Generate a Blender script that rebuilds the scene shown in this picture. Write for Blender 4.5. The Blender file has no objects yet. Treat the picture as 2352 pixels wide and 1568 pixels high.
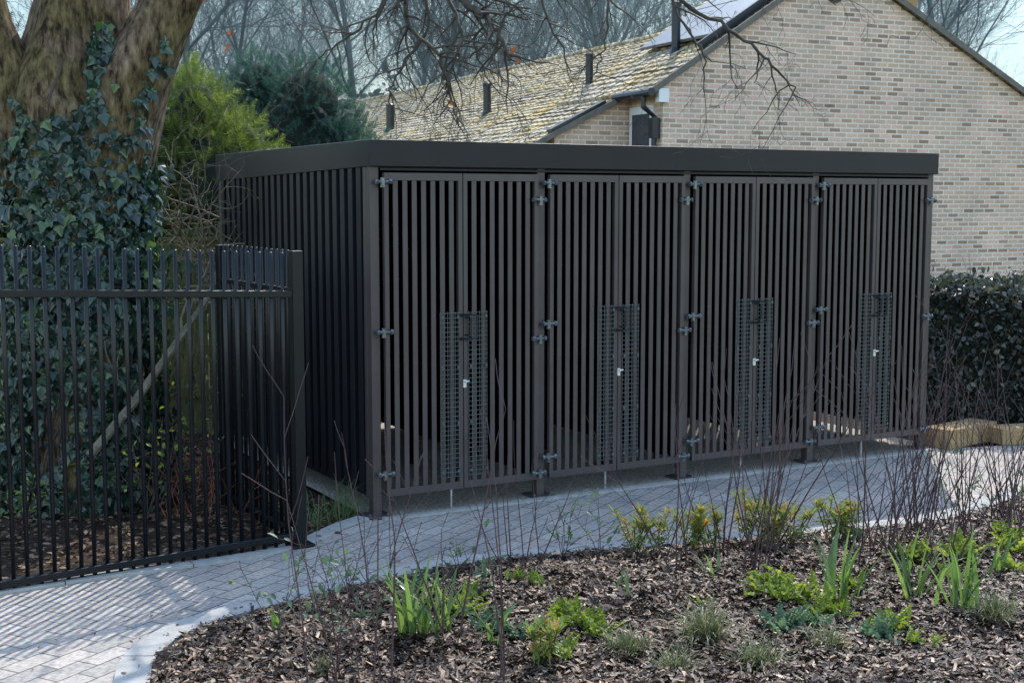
import bpy, math, random, bmesh, functools
import numpy as np
from mathutils import Vector, noise, Quaternion
R = random.Random(7)
NR = np.random.default_rng(7)
sc = bpy.context.scene
col = sc.collection

# ------------------------------------------------------------------ helpers
class B:
    def __init__(s): s.v=[]; s.f=[]; s.m=[]
    def quadbox(s, pts, m=0):
        b=len(s.v); s.v+= [tuple(p) for p in pts]
        for q in ((0,3,2,1),(4,5,6,7),(0,1,5,4),(1,2,6,5),(2,3,7,6),(3,0,4,7)):
            s.f.append(tuple(b+i for i in q)); s.m.append(m)
    def box(s, x0,x1,y0,y1,z0,z1,m=0):
        s.quadbox([(x0,y0,z0),(x1,y0,z0),(x1,y1,z0),(x0,y1,z0),(x0,y0,z1),(x1,y0,z1),(x1,y1,z1),(x0,y1,z1)],m)
    def obox(s,c,ax,ay,az,m=0):
        c=Vector(c);ax=Vector(ax);ay=Vector(ay);az=Vector(az)
        s.quadbox([c-ax-ay-az,c+ax-ay-az,c+ax+ay-az,c-ax+ay-az,c-ax-ay+az,c+ax-ay+az,c+ax+ay+az,c-ax+ay+az],m)
    def tube(s,path,rad,n=6,m=0,cap=True,flute=None):
        path=[Vector(p) for p in path]
        if not hasattr(rad,'__len__'): rad=[rad]*len(path)
        b=len(s.v); k=len(path); ref=None
        for i,p in enumerate(path):
            d=(path[min(i+1,k-1)]-path[max(i-1,0)])
            if d.length<1e-9: d=Vector((0,0,1))
            d.normalize()
            if ref is None:
                ref=d.orthogonal().normalized()
            ref=(ref-d*ref.dot(d))
            if ref.length<1e-6: ref=d.orthogonal()
            ref.normalize(); w=d.cross(ref)
            for j in range(n):
                a=2*math.pi*j/n; r=rad[i]
                if flute: r*=flute(a,p,i/(k-1))
                s.v.append(tuple(p+ref*(math.cos(a)*r)+w*(math.sin(a)*r)))
        for i in range(k-1):
            for j in range(n):
                s.f.append((b+i*n+j,b+i*n+(j+1)%n,b+(i+1)*n+(j+1)%n,b+(i+1)*n+j)); s.m.append(m)
        if cap:
            s.f.append(tuple(b+j for j in reversed(range(n)))); s.m.append(m)
            s.f.append(tuple(b+(k-1)*n+j for j in range(n))); s.m.append(m)
    def poly(s,pts,m=0):
        b=len(s.v); s.v+=[tuple(p) for p in pts]; s.f.append(tuple(range(b,b+len(pts)))); s.m.append(m)
    def add(s,V,F,m=0):
        b=len(s.v); s.v+=[tuple(p) for p in V]
        s.f+=[tuple(int(i)+b for i in f) for f in F]; s.m+=[m]*len(F)
    def obj(s,name,mats,parent=None,smooth=False,bevel=0,loc=None,rz=0):
        me=bpy.data.meshes.new(name); me.from_pydata(s.v,[],s.f)
        if not isinstance(mats,(list,tuple)): mats=[mats]
        for mt in mats: me.materials.append(mt)
        me.polygons.foreach_set('material_index',s.m)
        if smooth: me.polygons.foreach_set('use_smooth',[True]*len(s.f))
        me.update()
        o=bpy.data.objects.new(name,me); col.objects.link(o)
        if parent: o.parent=parent
        if loc: o.location=loc
        o.rotation_euler[2]=rz
        if bevel:
            md=o.modifiers.new('bevel','BEVEL'); md.width=bevel; md.segments=2; md.limit_method='ANGLE'
        return o
def empty(name,loc=(0,0,0),rz=0):
    o=bpy.data.objects.new(name,None); col.objects.link(o); o.location=loc; o.rotation_euler[2]=rz; o.empty_display_size=.2
    return o
def smoothpath(pts,rads,n=6):
    P=[Vector(p) for p in pts]; out=[];ro=[]
    for i in range(len(P)-1):
        p0=P[max(i-1,0)];p1=P[i];p2=P[i+1];p3=P[min(i+2,len(P)-1)]
        for k in range(n):
            t=k/n
            out.append(.5*((2*p1)+(p2-p0)*t+(2*p0-5*p1+4*p2-p3)*t*t+(3*p1-p0-3*p2+p3)*t**3))
            ro.append(rads[i]*(1-t)+rads[i+1]*t)
    out.append(P[-1]); ro.append(rads[-1]); return out,ro
def scatter(T,TF,P,D,N,S):
    T=np.asarray(T,float); P=np.asarray(P,float); D=np.asarray(D,float); N=np.asarray(N,float); S=np.asarray(S,float)
    D=D/(np.linalg.norm(D,axis=1,keepdims=True)+1e-9)
    X=np.cross(D,N); X/=np.linalg.norm(X,axis=1,keepdims=True)+1e-9
    N=np.cross(X,D)
    z=T[:,2] if T.shape[1]>2 else np.zeros(len(T))
    V=P[:,None,:]+S[:,None,None]*(T[None,:,0,None]*X[:,None,:]+T[None,:,1,None]*D[:,None,:]+z[None,:,None]*N[:,None,:])
    n=len(T); F=[]
    V=V.reshape(-1,3)
    for i in range(len(P)):
        o=i*n
        for f in TF: F.append(tuple(o+j for j in f))
    return V,F
def rnd3(n):
    v=NR.normal(size=(n,3)); return v/np.linalg.norm(v,axis=1,keepdims=True)
def inpoly(x,y,P):
    c=False;j=len(P)-1
    for i in range(len(P)):
        xi,yi=P[i];xj,yj=P[j]
        if (yi>y)!=(yj>y) and x<(xj-xi)*(y-yi)/(yj-yi)+xi: c=not c
        j=i
    return c

# ------------------------------------------------------------------ materials
def M(name):
    m=bpy.data.materials.new(name); m.use_nodes=True
    nt=m.node_tree; return m,nt,nt.nodes['Principled BSDF'],nt.nodes,nt.links
def ramp(nd,stops):
    r=nd.new('ShaderNodeValToRGB'); e=r.color_ramp.elements
    while len(e)<len(stops): e.new(.5)
    for i,(p,c) in enumerate(stops): e[i].position=p; e[i].color=(*c,1)
    return r
def noisy(name,stops,scale=5,rough=.8,bump=.3,bscale=None,stretch=(1,1,1),detail=6,metal=0,spec=.5,dist=.02):
    m,nt,p,nd,lk=M(name)
    tc=nd.new('ShaderNodeTexCoord'); mp=nd.new('ShaderNodeMapping'); mp.inputs['Scale'].default_value=stretch
    lk.new(tc.outputs['Object'],mp.inputs[0])
    n=nd.new('ShaderNodeTexNoise'); n.inputs['Scale'].default_value=scale; n.inputs['Detail'].default_value=detail; n.inputs['Roughness'].default_value=.65
    lk.new(mp.outputs[0],n.inputs['Vector'])
    r=ramp(nd,stops); lk.new(n.outputs['Fac'],r.inputs[0]); lk.new(r.outputs[0],p.inputs['Base Color'])
    p.inputs['Roughness'].default_value=rough; p.inputs['Metallic'].default_value=metal; p.inputs['Specular IOR Level'].default_value=spec
    if bump:
        n2=nd.new('ShaderNodeTexNoise'); n2.inputs['Scale'].default_value=bscale or scale*3; n2.inputs['Detail'].default_value=5
        lk.new(mp.outputs[0],n2.inputs['Vector'])
        b=nd.new('ShaderNodeBump'); b.inputs['Strength'].default_value=bump; b.inputs['Distance'].default_value=dist
        lk.new(n2.outputs['Fac'],b.inputs['Height']); lk.new(b.outputs[0],p.inputs['Normal'])
    return m
def island(name,stops,rough=.5,trans=0.0,spec=.4,tcol=None):
    m,nt,p,nd,lk=M(name)
    g=nd.new('ShaderNodeNewGeometry'); r=ramp(nd,stops); lk.new(g.outputs['Random Per Island'],r.inputs[0])
    lk.new(r.outputs[0],p.inputs['Base Color']); p.inputs['Roughness'].default_value=rough; p.inputs['Specular IOR Level'].default_value=spec
    if trans>0:
        t=nd.new('ShaderNodeBsdfTranslucent'); mx=nd.new('ShaderNodeMixShader'); mx.inputs[0].default_value=trans
        mul=nd.new('ShaderNodeMix'); mul.data_type='RGBA'; mul.blend_type='MULTIPLY'; mul.inputs[0].default_value=1
        lk.new(r.outputs[0],mul.inputs[6]); mul.inputs[7].default_value=(*(tcol or (2.2,2.3,1.2)),1)
        mul.clamp_result=False
        lk.new(mul.outputs[2],t.inputs['Color'])
        lk.new(p.outputs[0],mx.inputs[1]); lk.new(t.outputs[0],mx.inputs[2])
        lk.new(mx.outputs[0],nd['Material Output'].inputs[0])
    return m

m_metal=noisy('charcoal_powder_coat',[(.3,(.009,.009,.011)),(.7,(.014,.013,.016))],scale=3,rough=.42,bump=.06,bscale=350,dist=.002,spec=.3)
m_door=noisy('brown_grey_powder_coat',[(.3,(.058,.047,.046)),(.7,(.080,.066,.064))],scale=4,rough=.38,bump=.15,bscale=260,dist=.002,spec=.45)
m_side=noisy('shaded_side_slat',[(.3,(.007,.009,.013)),(.7,(.012,.014,.019))],scale=3,rough=.42,bump=.05,bscale=300,dist=.002,spec=.3)  # shadow on the side face is put into this darker, bluer coat
m_inner=noisy('interior_shade',[(.3,(.002,.002,.003)),(.7,(.003,.003,.004))],rough=.9,bump=0,spec=.03)  # near-black colour stands in for the shade inside the shelter
m_steel=noisy('galvanised_steel',[(.3,(.32,.33,.33)),(.7,(.55,.56,.56))],scale=30,rough=.35,metal=.6,bump=.1)
m_hinge=noisy('hinge_steel',[(.3,(.035,.042,.046)),(.7,(.24,.27,.28))],scale=60,rough=.28,metal=.5,bump=.1)
m_brass=noisy('lock_plate',[(.3,(.6,.58,.52)),(.7,(.8,.78,.7))],scale=40,rough=.4,metal=.2,bump=0)
m_black=noisy('black_railing_paint',[(.3,(.004,.006,.008)),(.7,(.008,.010,.013))],scale=8,rough=.33,bump=.05,bscale=80,dist=.003,spec=.35)
m_plastic=noisy('black_plastic',[(.3,(.008,.011,.015)),(.7,(.014,.018,.023))],rough=.35,bump=0,spec=.4)
m_mesh=noisy('wire_mesh_coat',[(.3,(.055,.072,.074)),(.7,(.11,.135,.133))],scale=20,rough=.4,bump=0)
m_white=noisy('white_frame',[(.3,(.70,.70,.68)),(.7,(.80,.80,.78))],rough=.5,bump=0)
m_glass=noisy('window_glass',[(.3,(.03,.04,.05)),(.7,(.05,.06,.07))],rough=.08,bump=0)
m_conc=noisy('concrete_edging',[(.3,(.29,.285,.265)),(.7,(.42,.41,.38))],scale=14,rough=.9,bump=.4,bscale=120,dist=.004,spec=.2)
m_gravel=noisy('gravel_pad',[(.35,(.15,.125,.095)),(.5,(.32,.28,.22)),(.65,(.48,.43,.36))],scale=55,rough=.95,bump=.8,bscale=90,dist=.01,spec=.2)
m_soil=noisy('leaf_litter_soil',[(.3,(.022,.015,.010)),(.55,(.055,.038,.026)),(.75,(.11,.08,.055))],scale=14,rough=.95,bump=.8,bscale=40,dist=.03,spec=.1)
m_ground=noisy('ground_grass',[(.3,(.04,.05,.02)),(.6,(.07,.085,.035)),(.8,(.11,.10,.06))],scale=1.5,rough=.95,bump=.5)
m_mulch=noisy('mulch_base',[(.3,(.010,.007,.005)),(.6,(.030,.019,.013)),(.8,(.06,.04,.027))],scale=40,rough=.95,bump=.9,bscale=70,dist=.02,spec=.1)
m_chips=island('bark_chips',[(0,(.014,.009,.006)),(.4,(.048,.027,.017)),(.75,(.125,.070,.043)),(.9,(.28,.17,.105)),(1,(.60,.44,.30))],rough=.55,spec=.4)  # brown varies per chip; the palest tone paints in sunlit sparkle
m_litter=island('fallen_leaves',[(0,(.05,.03,.018)),(.5,(.12,.07,.04)),(1,(.25,.17,.11))],rough=.7,spec=.2)
m_timber=noisy('sawn_timber',[(.3,(.27,.175,.085)),(.7,(.38,.26,.135))],scale=6,stretch=(1,1,8),rough=.8,bump=.3,spec=.2)
m_board=noisy('mossy_fence_board',[(.3,(.055,.065,.018)),(.6,(.10,.105,.032)),(.8,(.15,.125,.06))],scale=3,stretch=(6,6,1),rough=.9,bump=.5)
m_twig=noisy('branch_bark',[(.3,(.032,.026,.020)),(.6,(.08,.068,.05)),(.8,(.16,.135,.09))],scale=12,rough=.85,bump=.4)
m_log=noisy('dead_branch',[(.3,(.10,.09,.06)),(.7,(.24,.21,.15))],scale=15,rough=.9,bump=.5)
m_dog=noisy('dogwood_stem',[(.3,(.045,.022,.025)),(.7,(.09,.045,.045))],scale=10,rough=.55,bump=0)
m_red=noisy('orange_stem',[(.3,(.16,.045,.025)),(.7,(.26,.075,.035))],scale=10,rough=.55,bump=0)
m_ivy=island('ivy_leaf',[(0,(.010,.026,.020)),(.5,(.022,.052,.040)),(.88,(.045,.09,.065)),(1,(.09,.15,.05))],rough=.28,trans=.2,spec=.6)
m_con1=island('conifer_foliage_light',[(0,(.035,.055,.014)),(.6,(.085,.115,.032)),(1,(.17,.20,.055))],rough=.6,trans=.35)
m_con2=island('conifer_foliage_dark',[(0,(.014,.036,.032)),(.6,(.036,.078,.066)),(1,(.075,.14,.115))],rough=.6,trans=.28,tcol=(1.8,2.1,1.6))
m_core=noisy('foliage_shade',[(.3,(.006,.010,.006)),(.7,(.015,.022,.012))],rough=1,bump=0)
m_hedge=island('hedge_leaf',[(0,(.018,.024,.020)),(.6,(.04,.050,.042)),(.9,(.08,.085,.065)),(1,(.15,.12,.08))],rough=.3,trans=.15,spec=.6)
m_green=island('daffodil_leaf',[(0,(.07,.13,.045)),(1,(.16,.23,.08))],rough=.3,trans=.4,spec=.5,tcol=(1.8,1.9,1.1))
m_lime=island('primrose_leaf',[(0,(.10,.15,.025)),(.7,(.20,.26,.045)),(1,(.32,.35,.08))],rough=.5,trans=.4,tcol=(1.6,1.6,1.0))
m_blueg=island('foxglove_leaf',[(0,(.06,.11,.065)),(1,(.14,.21,.12))],rough=.5,trans=.3,tcol=(1.5,1.6,1.2))
m_grass=island('grass_blade',[(0,(.06,.08,.035)),(.6,(.12,.15,.06)),(1,(.28,.25,.15))],rough=.5,trans=.3,tcol=(1.5,1.5,1.1))
m_euph=island('spurge_leaf',[(0,(.12,.17,.035)),(.74,(.26,.31,.07)),(.88,(.46,.26,.06)),(1,(.58,.21,.05))],rough=.5,trans=.35,tcol=(1.5,1.5,1.0))
m_rust=island('dead_oak_leaf',[(0,(.18,.07,.03)),(1,(.42,.15,.06))],rough=.6,trans=.4,tcol=(1.6,1.4,1))
m_far=noisy('haze_tinted_bark',[(.3,(.07,.09,.095)),(.7,(.13,.155,.16))],scale=.4,rough=1,bump=0,spec=.1)  # aerial haze painted into the bark as a blue-grey tint
m_far2=noisy('haze_tinted_evergreen',[(.3,(.03,.065,.06)),(.7,(.07,.12,.11))],scale=.4,rough=1,bump=0,spec=.1)  # bluish green carries painted distance haze as well as leaf colour

def bark():
    m,nt,p,nd,lk=M('tree_bark')
    tc=nd.new('ShaderNodeTexCoord'); mp=nd.new('ShaderNodeMapping'); mp.inputs['Scale'].default_value=(1,1,.28)
    lk.new(tc.outputs['Object'],mp.inputs[0])
    n=nd.new('ShaderNodeTexNoise'); n.inputs['Scale'].default_value=26; n.inputs['Detail'].default_value=8; n.inputs['Roughness'].default_value=.7; lk.new(mp.outputs[0],n.inputs[0])
    n2=nd.new('ShaderNodeTexNoise'); n2.inputs['Scale'].default_value=3.0; n2.inputs['Detail'].default_value=4; lk.new(tc.outputs['Object'],n2.inputs[0])
    r=ramp(nd,[(.38,(.04,.027,.018)),(.5,(.22,.15,.095)),(.66,(.44,.33,.22))]); lk.new(n.outputs['Fac'],r.inputs[0])
    r2=ramp(nd,[(.42,(1,1,1)),(.62,(.70,.74,.50))]); lk.new(n2.outputs['Fac'],r2.inputs[0])
    mx=nd.new('ShaderNodeMix'); mx.data_type='RGBA'; mx.blend_type='MULTIPLY'; mx.inputs[0].default_value=1
    lk.new(r.outputs[0],mx.inputs[6]); lk.new(r2.outputs[0],mx.inputs[7]); lk.new(mx.outputs[2],p.inputs['Base Color'])
    p.inputs['Roughness'].default_value=.9; p.inputs['Specular IOR Level'].default_value=.2
    b=nd.new('ShaderNodeBump'); b.inputs['Strength'].default_value=1; b.inputs['Distance'].default_value=.06
    lk.new(n.outputs['Fac'],b.inputs['Height']); lk.new(b.outputs[0],p.inputs['Normal'])
    return m
m_bark=bark()

def brickmat(name,stops,mortar,bw,bh,ms,vec,rot=0,rough=.85,bump=.5,blotch=None,dist=.01,fine=None,spec=.3):
    m,nt,p,nd,lk=M(name)
    tc=nd.new('ShaderNodeTexCoord')
    if vec=='wall':
        sp=nd.new('ShaderNodeSeparateXYZ'); lk.new(tc.outputs['Object'],sp.inputs[0])
        ad=nd.new('ShaderNodeMath'); ad.operation='ADD'; lk.new(sp.outputs[0],ad.inputs[0]); lk.new(sp.outputs[1],ad.inputs[1])
        cb=nd.new('ShaderNodeCombineXYZ'); lk.new(ad.outputs[0],cb.inputs[0]); lk.new(sp.outputs[2],cb.inputs[1]); src=cb.outputs[0]
    elif vec=='roof':
        sp=nd.new('ShaderNodeSeparateXYZ'); lk.new(tc.outputs['Object'],sp.inputs[0])
        cb=nd.new('ShaderNodeCombineXYZ'); lk.new(sp.outputs[1],cb.inputs[0]); lk.new(sp.outputs[0],cb.inputs[1]); src=cb.outputs[0]
    else:
        mp=nd.new('ShaderNodeMapping'); mp.inputs['Rotation'].default_value[2]=rot; lk.new(tc.outputs['Object'],mp.inputs[0]); src=mp.outputs[0]
    br=nd.new('ShaderNodeTexBrick'); br.inputs['Scale'].default_value=1
    br.inputs['Brick Width'].default_value=bw; br.inputs['Row Height'].default_value=bh; br.inputs['Mortar Size'].default_value=ms
    br.inputs['Mortar Smooth'].default_value=.2
    br.inputs['Color1'].default_value=(0,0,0,1); br.inputs['Color2'].default_value=(1,1,1,1); br.inputs['Mortar'].default_value=(.5,.5,.5,1)
    lk.new(src,br.inputs['Vector'])
    nz=nd.new('ShaderNodeTexNoise'); nz.inputs['Scale'].default_value=1.3; nz.inputs['Detail'].default_value=5; lk.new(tc.outputs['Object'],nz.inputs[0])
    nf=nd.new('ShaderNodeTexNoise'); nf.inputs['Scale'].default_value=45; nf.inputs['Detail'].default_value=4; lk.new(tc.outputs['Object'],nf.inputs[0])
    r=ramp(nd,stops)
    lk.new(br.outputs['Color'],r.inputs[0])
    mx=nd.new('ShaderNodeMix'); mx.data_type='RGBA'; lk.new(br.outputs['Fac'],mx.inputs[0]); lk.new(r.outputs[0],mx.inputs[6]); mx.inputs[7].default_value=(*mortar,1)
    rb=ramp(nd,blotch or [(.3,(.84,.84,.84)),(.7,(1.1,1.08,1.05))]); lk.new(nz.outputs['Fac'],rb.inputs[0])
    m2=nd.new('ShaderNodeMix'); m2.data_type='RGBA'; m2.blend_type='MULTIPLY'; m2.inputs[0].default_value=1; lk.new(mx.outputs[2],m2.inputs[6]); lk.new(rb.outputs[0],m2.inputs[7])
    rf=ramp(nd,fine or [(.3,(.75,.75,.75)),(.7,(1.15,1.15,1.15))]); lk.new(nf.outputs['Fac'],rf.inputs[0])
    m3=nd.new('ShaderNodeMix'); m3.data_type='RGBA'; m3.blend_type='MULTIPLY'; m3.inputs[0].default_value=1; lk.new(m2.outputs[2],m3.inputs[6]); lk.new(rf.outputs[0],m3.inputs[7])
    lk.new(m3.outputs[2],p.inputs['Base Color']); p.inputs['Roughness'].default_value=rough; p.inputs['Specular IOR Level'].default_value=spec
    inv=nd.new('ShaderNodeMath'); inv.operation='SUBTRACT'; inv.inputs[0].default_value=1; lk.new(br.outputs['Fac'],inv.inputs[1])
    ad2=nd.new('ShaderNodeMath'); ad2.operation='MULTIPLY_ADD'; lk.new(nf.outputs['Fac'],ad2.inputs[0]); ad2.inputs[1].default_value=.35; lk.new(inv.outputs[0],ad2.inputs[2])
    b=nd.new('ShaderNodeBump'); b.inputs['Strength'].default_value=bump; b.inputs['Distance'].default_value=dist
    lk.new(ad2.outputs[0],b.inputs['Height']); lk.new(b.outputs[0],p.inputs['Normal'])
    return m
m_brick=brickmat('buff_brick',[(0,(.31,.20,.145)),(.25,(.53,.385,.28)),(.7,(.64,.455,.335)),(1,(.73,.47,.375))],(.78,.66,.55),.225,.075,.012,'wall')
m_tile=brickmat('mossy_roof_tile',[(0,(.30,.26,.20)),(.5,(.48,.42,.33)),(1,(.60,.53,.43))],(.15,.12,.09),.2,.17,.012,'roof',bump=1,dist=.02,
   blotch=[(.35,(.95,.95,.95)),(.55,(1.0,.93,.74)),(.7,(1.1,.93,.50))],fine=[(.35,(.55,.55,.55)),(.65,(1.35,1.35,1.3))])
m_pave=brickmat('block_paving',[(0,(.34,.315,.29)),(.4,(.41,.37,.33)),(.75,(.44,.375,.325)),(1,(.48,.43,.385))],(.14,.13,.115),.20,.10,.0040,'flat',rot=math.radians(-62),bump=.6,dist=.006,
   blotch=[(.3,(.74,.74,.74)),(.5,(.95,.95,.94)),(.7,(1.12,1.1,1.06))],fine=[(.3,(.70,.70,.70)),(.7,(1.2,1.2,1.2))],spec=.15)
m_solar=noisy('solar_panel_glass',[(.3,(.06,.065,.075)),(.7,(.10,.105,.115))],scale=3,rough=.3,bump=0,spec=.9)

# ------------------------------------------------------------------ sun / sky / camera
az=math.radians(12); el=math.radians(48)
S=Vector((math.sin(az)*math.cos(el),math.cos(az)*math.cos(el),math.sin(el)))
w=bpy.data.worlds.new("World"); sc.world=w; w.use_nodes=True
nt=w.node_tree; bg=nt.nodes['Background']; sky=nt.nodes.new('ShaderNodeTexSky'); sky.sky_type='NISHITA'; sky.sun_disc=False
sky.sun_elevation=el; sky.sun_rotation=az; sky.air_density=1.3; sky.dust_density=.8; sky.ozone_density=1.0; sky.altitude=50
nt.links.new(sky.outputs[0],bg.inputs[0]); bg.inputs[1].default_value=.42
sl=bpy.data.lights.new('sun','SUN'); sl.energy=5.0; sl.angle=math.radians(.5); sl.color=(1,.95,.87)
so=bpy.data.objects.new('sun',sl); col.objects.link(so); so.rotation_euler=S.to_track_quat('Z','Y').to_euler(); so.location=(10,10,20)
cd=bpy.data.cameras.new('camera'); cam=bpy.data.objects.new('camera',cd); col.objects.link(cam); sc.camera=cam
cam.location=(0,0,1.75); cam.rotation_euler=(math.radians(90-5.95),0,0); cd.lens=46.84; cd.sensor_width=36; cd.clip_end=3000; cd.clip_start=.05
cd.dof.use_dof=True; cd.dof.focus_distance=8.5; cd.dof.aperture_fstop=8
sc.view_settings.view_transform='Standard'; sc.view_settings.look='None'; sc.view_settings.exposure=0; sc.view_settings.gamma=1

# ------------------------------------------------------------------ ground, path, kerb
b=B(); b.poly([(-900,-300,-.05),(900,-300,-.05),(900,1500,-.05),(-900,1500,-.05)]); b.obj('ground',m_ground)
b=B(); nx,ny=70,50; x0,x1,y0,y1=-9,8,4.2,17
for j in range(ny+1):
    for i in range(nx+1):
        x=x0+(x1-x0)*i/nx; y=y0+(y1-y0)*j/ny
        b.v.append((x,y,-.022+.012*noise.noise(Vector((x*2,y*2,0)))))
for j in range(ny):
    for i in range(nx):
        a=j*(nx+1)+i; b.f.append((a,a+1,a+nx+2,a+nx+1)); b.m.append(0)
b.obj('soil_ground',m_soil,smooth=True)

bed=[(-1.16,4.1),(-1.27,4.45),(-1.325,4.725),(-1.361,4.90),(-1.362,5.048),(-1.319,5.258),(-1.202,5.456),(-1.046,5.607),(-.813,5.832),(-.558,6.04),(-.346,6.223),(-.055,6.38),(.49,6.56),(1.04,6.71),(1.426,6.847),(1.80,6.97),(2.188,7.10),(2.485,7.284),(3.065,7.837),(3.7,8.6),(4.3,9.5)]
far=[(-4.6,4.4),(-3.4,5.1),(-2.30,5.83),(-1.974,6.04),(-1.62,6.24),(-1.246,6.475),(-1.064,6.69),(-1.0,6.80),(-.888,7.083),(-.78,7.26)]
def resample(P,step):
    P=[Vector((p[0],p[1],0)) for p in P]; pp,_=smoothpath(P,[0]*len(P),8); out=[pp[0]]; acc=0
    for a,c in zip(pp,pp[1:]):
        L=(c-a).length
        while acc+L>=step:
            t=(step-acc)/L; a=a+(c-a)*t; out.append(a.copy()); L=(c-a).length; acc=0
        acc+=L
    return out
bedS=resample(bed,.06)
sx,sy=.8706,.4920; vx,vy=-.4920,.8706; ox,oy=-.751,7.314
def sh(a,c): return (ox+sx*a+vx*c, oy+sy*a+vy*c)
front=[sh(-.02,-.06),sh(4.35,-.06)]
pathpoly=[(p[0],p[1]) for p in far]+front+[(4.4,9.75),(8,11.5),(8,9.5),(4.3,9.5)]+[(p.x,p.y) for p in reversed(bedS)]+[(-1.1,3.6),(-.6,2.0),(-5,2.0)]
bm=bmesh.new(); vs=[bm.verts.new((x,y,0)) for x,y in pathpoly]; f=bm.faces.new(vs); bmesh.ops.triangulate(bm,faces=[f])
me=bpy.data.meshes.new('paved_path'); bm.to_mesh(me); bm.free(); me.materials.append(m_pave)
o=bpy.data.objects.new('paved_path',me); col.objects.link(o)
for p in me.polygons:
    if p.normal.z<0: p.flip()
def kerb(P,wd,z0,z1,seg,name,gap=.006,side=1):
    pts=resample(P,.03); b=B(); n=int(seg/.03); i=0
    while i+1<len(pts):
        j=min(i+n,len(pts)-1); chunk=pts[i:j+1]
        k=len(chunk)
        if k<2: break
        vb=len(b.v)
        for q,p in enumerate(chunk):
            pr=pts[max(i+q-1,0)]; nx_=pts[min(i+q+1,len(pts)-1)]; d=(nx_-pr).normalized(); nn=Vector((-d.y,d.x,0))*side
            pp=p.copy()
            if q==0: pp+=d*gap/2
            if q==k-1: pp-=d*gap/2
            dz=.001*((i//n)%3)
            for (oo,zz) in ((0,z0),(0,z1+dz),(wd,z1+dz),(wd,z0)):
                v=pp+nn*oo; b.v.append((v.x,v.y,zz))
        for q in range(k-1):
            for e in range(4):
                a=vb+q*4; b.f.append((a+e,a+(e+1)%4,a+4+(e+1)%4,a+4+e)); b.m.append(0)
        b.f.append((vb,vb+1,vb+2,vb+3)); b.m.append(0); a=vb+(k-1)*4; b.f.append((a+3,a+2,a+1,a)); b.m.append(0)
        i=j
    o=b.obj(name,m_conc)
    bm=bmesh.new(); bm.from_mesh(o.data); bmesh.ops.recalc_face_normals(bm,faces=bm.faces); bm.to_mesh(o.data); bm.free()
    return o
kerb(bed,.13,-.04,.016,.45,'bed_kerb')
kerb(far,.09,-.04,.012,.6,'path_kerb',side=1)
kerb([sh(0,-.10),sh(1,-.10),sh(2.5,-.10),sh(4.3,-.10)],.05,-.03,.010,.9,'shelter_kerb',gap=.004)
b=B(); P=[sh(-.05,-.055),sh(4.4,-.055),sh(4.4,2.9),sh(-.05,2.9)]; b.poly([(x,y,.004) for x,y in P]); b.obj('gravel_pad',m_gravel)

bedpoly=[(p.x,p.y) for p in bedS]+[(7,9.5),(7,1.5),(-.5,1.5),(-1.1,3.6)]
def edge_d(x,y): return min(math.hypot(x-p.x,y-p.y) for p in bedS[::2])
def bh(x,y):
    e=min(1,edge_d(x,y)/.5)
    return .002+.055*e+ (.028*noise.noise(Vector((x*3.1,y*3.1,1)))+.016*noise.noise(Vector((x*9,y*9,4))))*(.25+.75*e)
b=B(); st=.06
gx=range(int(-1.6/st),int(5/st)); gy=range(int(3.2/st),int(9/st))
@functools.lru_cache(None)
def vert(i,j):
    x,y=i*st,j*st; b.v.append((x,y,bh(x,y))); return len(b.v)-1
for i in gx:
    for j in gy:
        if inpoly((i+.5)*st,(j+.5)*st,bedpoly):
            b.f.append((vert(i,j),vert(i+1,j),vert(i+1,j+1),vert(i,j+1))); b.m.append(0)
bedo=b.obj('mulch_bed',m_mulch,smooth=True)
hmap={}
def bhc(x,y):
    k=(round(x/.05),round(y/.05))
    if k not in hmap: hmap[k]=bh(k[0]*.05,k[1]*.05)
    return hmap[k]
P=[]
while len(P)<66000:
    y=4.2+4.6*R.random()**1.35; x=-1.45+R.random()*5.6
    if abs(x)>.42*y+.25: continue
    if inpoly(x,y,bedpoly) : P.append((x,y,bhc(x,y)+.003+.024*R.random()))
P=np.array(P); n=len(P)
a=NR.random(n)*6.283; D=np.stack([np.cos(a),np.sin(a),NR.normal(0,.32,n)],1); N=np.stack([NR.normal(0,.5,n),NR.normal(0,.5,n),np.ones(n)],1)
V,F=scatter([(-.16,-.5,0),(.12,-.5,.06),(.17,.4,0),(-.09,.55,.05)],[(0,1,2,3)],P,D,N,NR.uniform(.010,.042,n)*NR.uniform(.6,1.4,n))
b=B(); b.add(V,F); b.obj('bark_chips',m_chips,parent=bedo)
P=[]
while len(P)<6500:
    x=-4.5+4.2*R.random(); y=5.6+4.2*R.random()
    yf=5.83+(x+2.3)*.70 if x<-1.06 else 6.7
    if y<yf+.05: continue
    if x>-.85-(y-7.3)*.56 and y>7.0: continue
    if x>-.95: continue
    P.append((x,y,-.005+.02*R.random()))
for _ in range(700):
    x=-2.2+5.5*R.random(); y=4.8+4.5*R.random()
    if inpoly(x,y,pathpoly) and not inpoly(x,y,bedpoly): P.append((x,y,.004+.004*R.random()))
for _ in range(260):
    p_=bedS[R.randrange(5,len(bedS)-10)]; x=p_.x+R.gauss(-.05,.08); y=p_.y+abs(R.gauss(.02,.09)); P.append((x,y,.020+.002*R.random()))
P=np.array(P); n=len(P); a=NR.random(n)*6.283
D=np.stack([np.cos(a),np.sin(a),NR.normal(0,.15,n)],1); N=np.stack([NR.normal(0,.3,n),NR.normal(0,.3,n),np.ones(n)],1)
sz=NR.uniform(.02,.06,n); sz[6500:]*=.42
LT=[(0,0,0),(.25,.3,.06),(.2,.7,.08),(0,1,0),(-.22,.7,.1),(-.25,.3,.06)]
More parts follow.
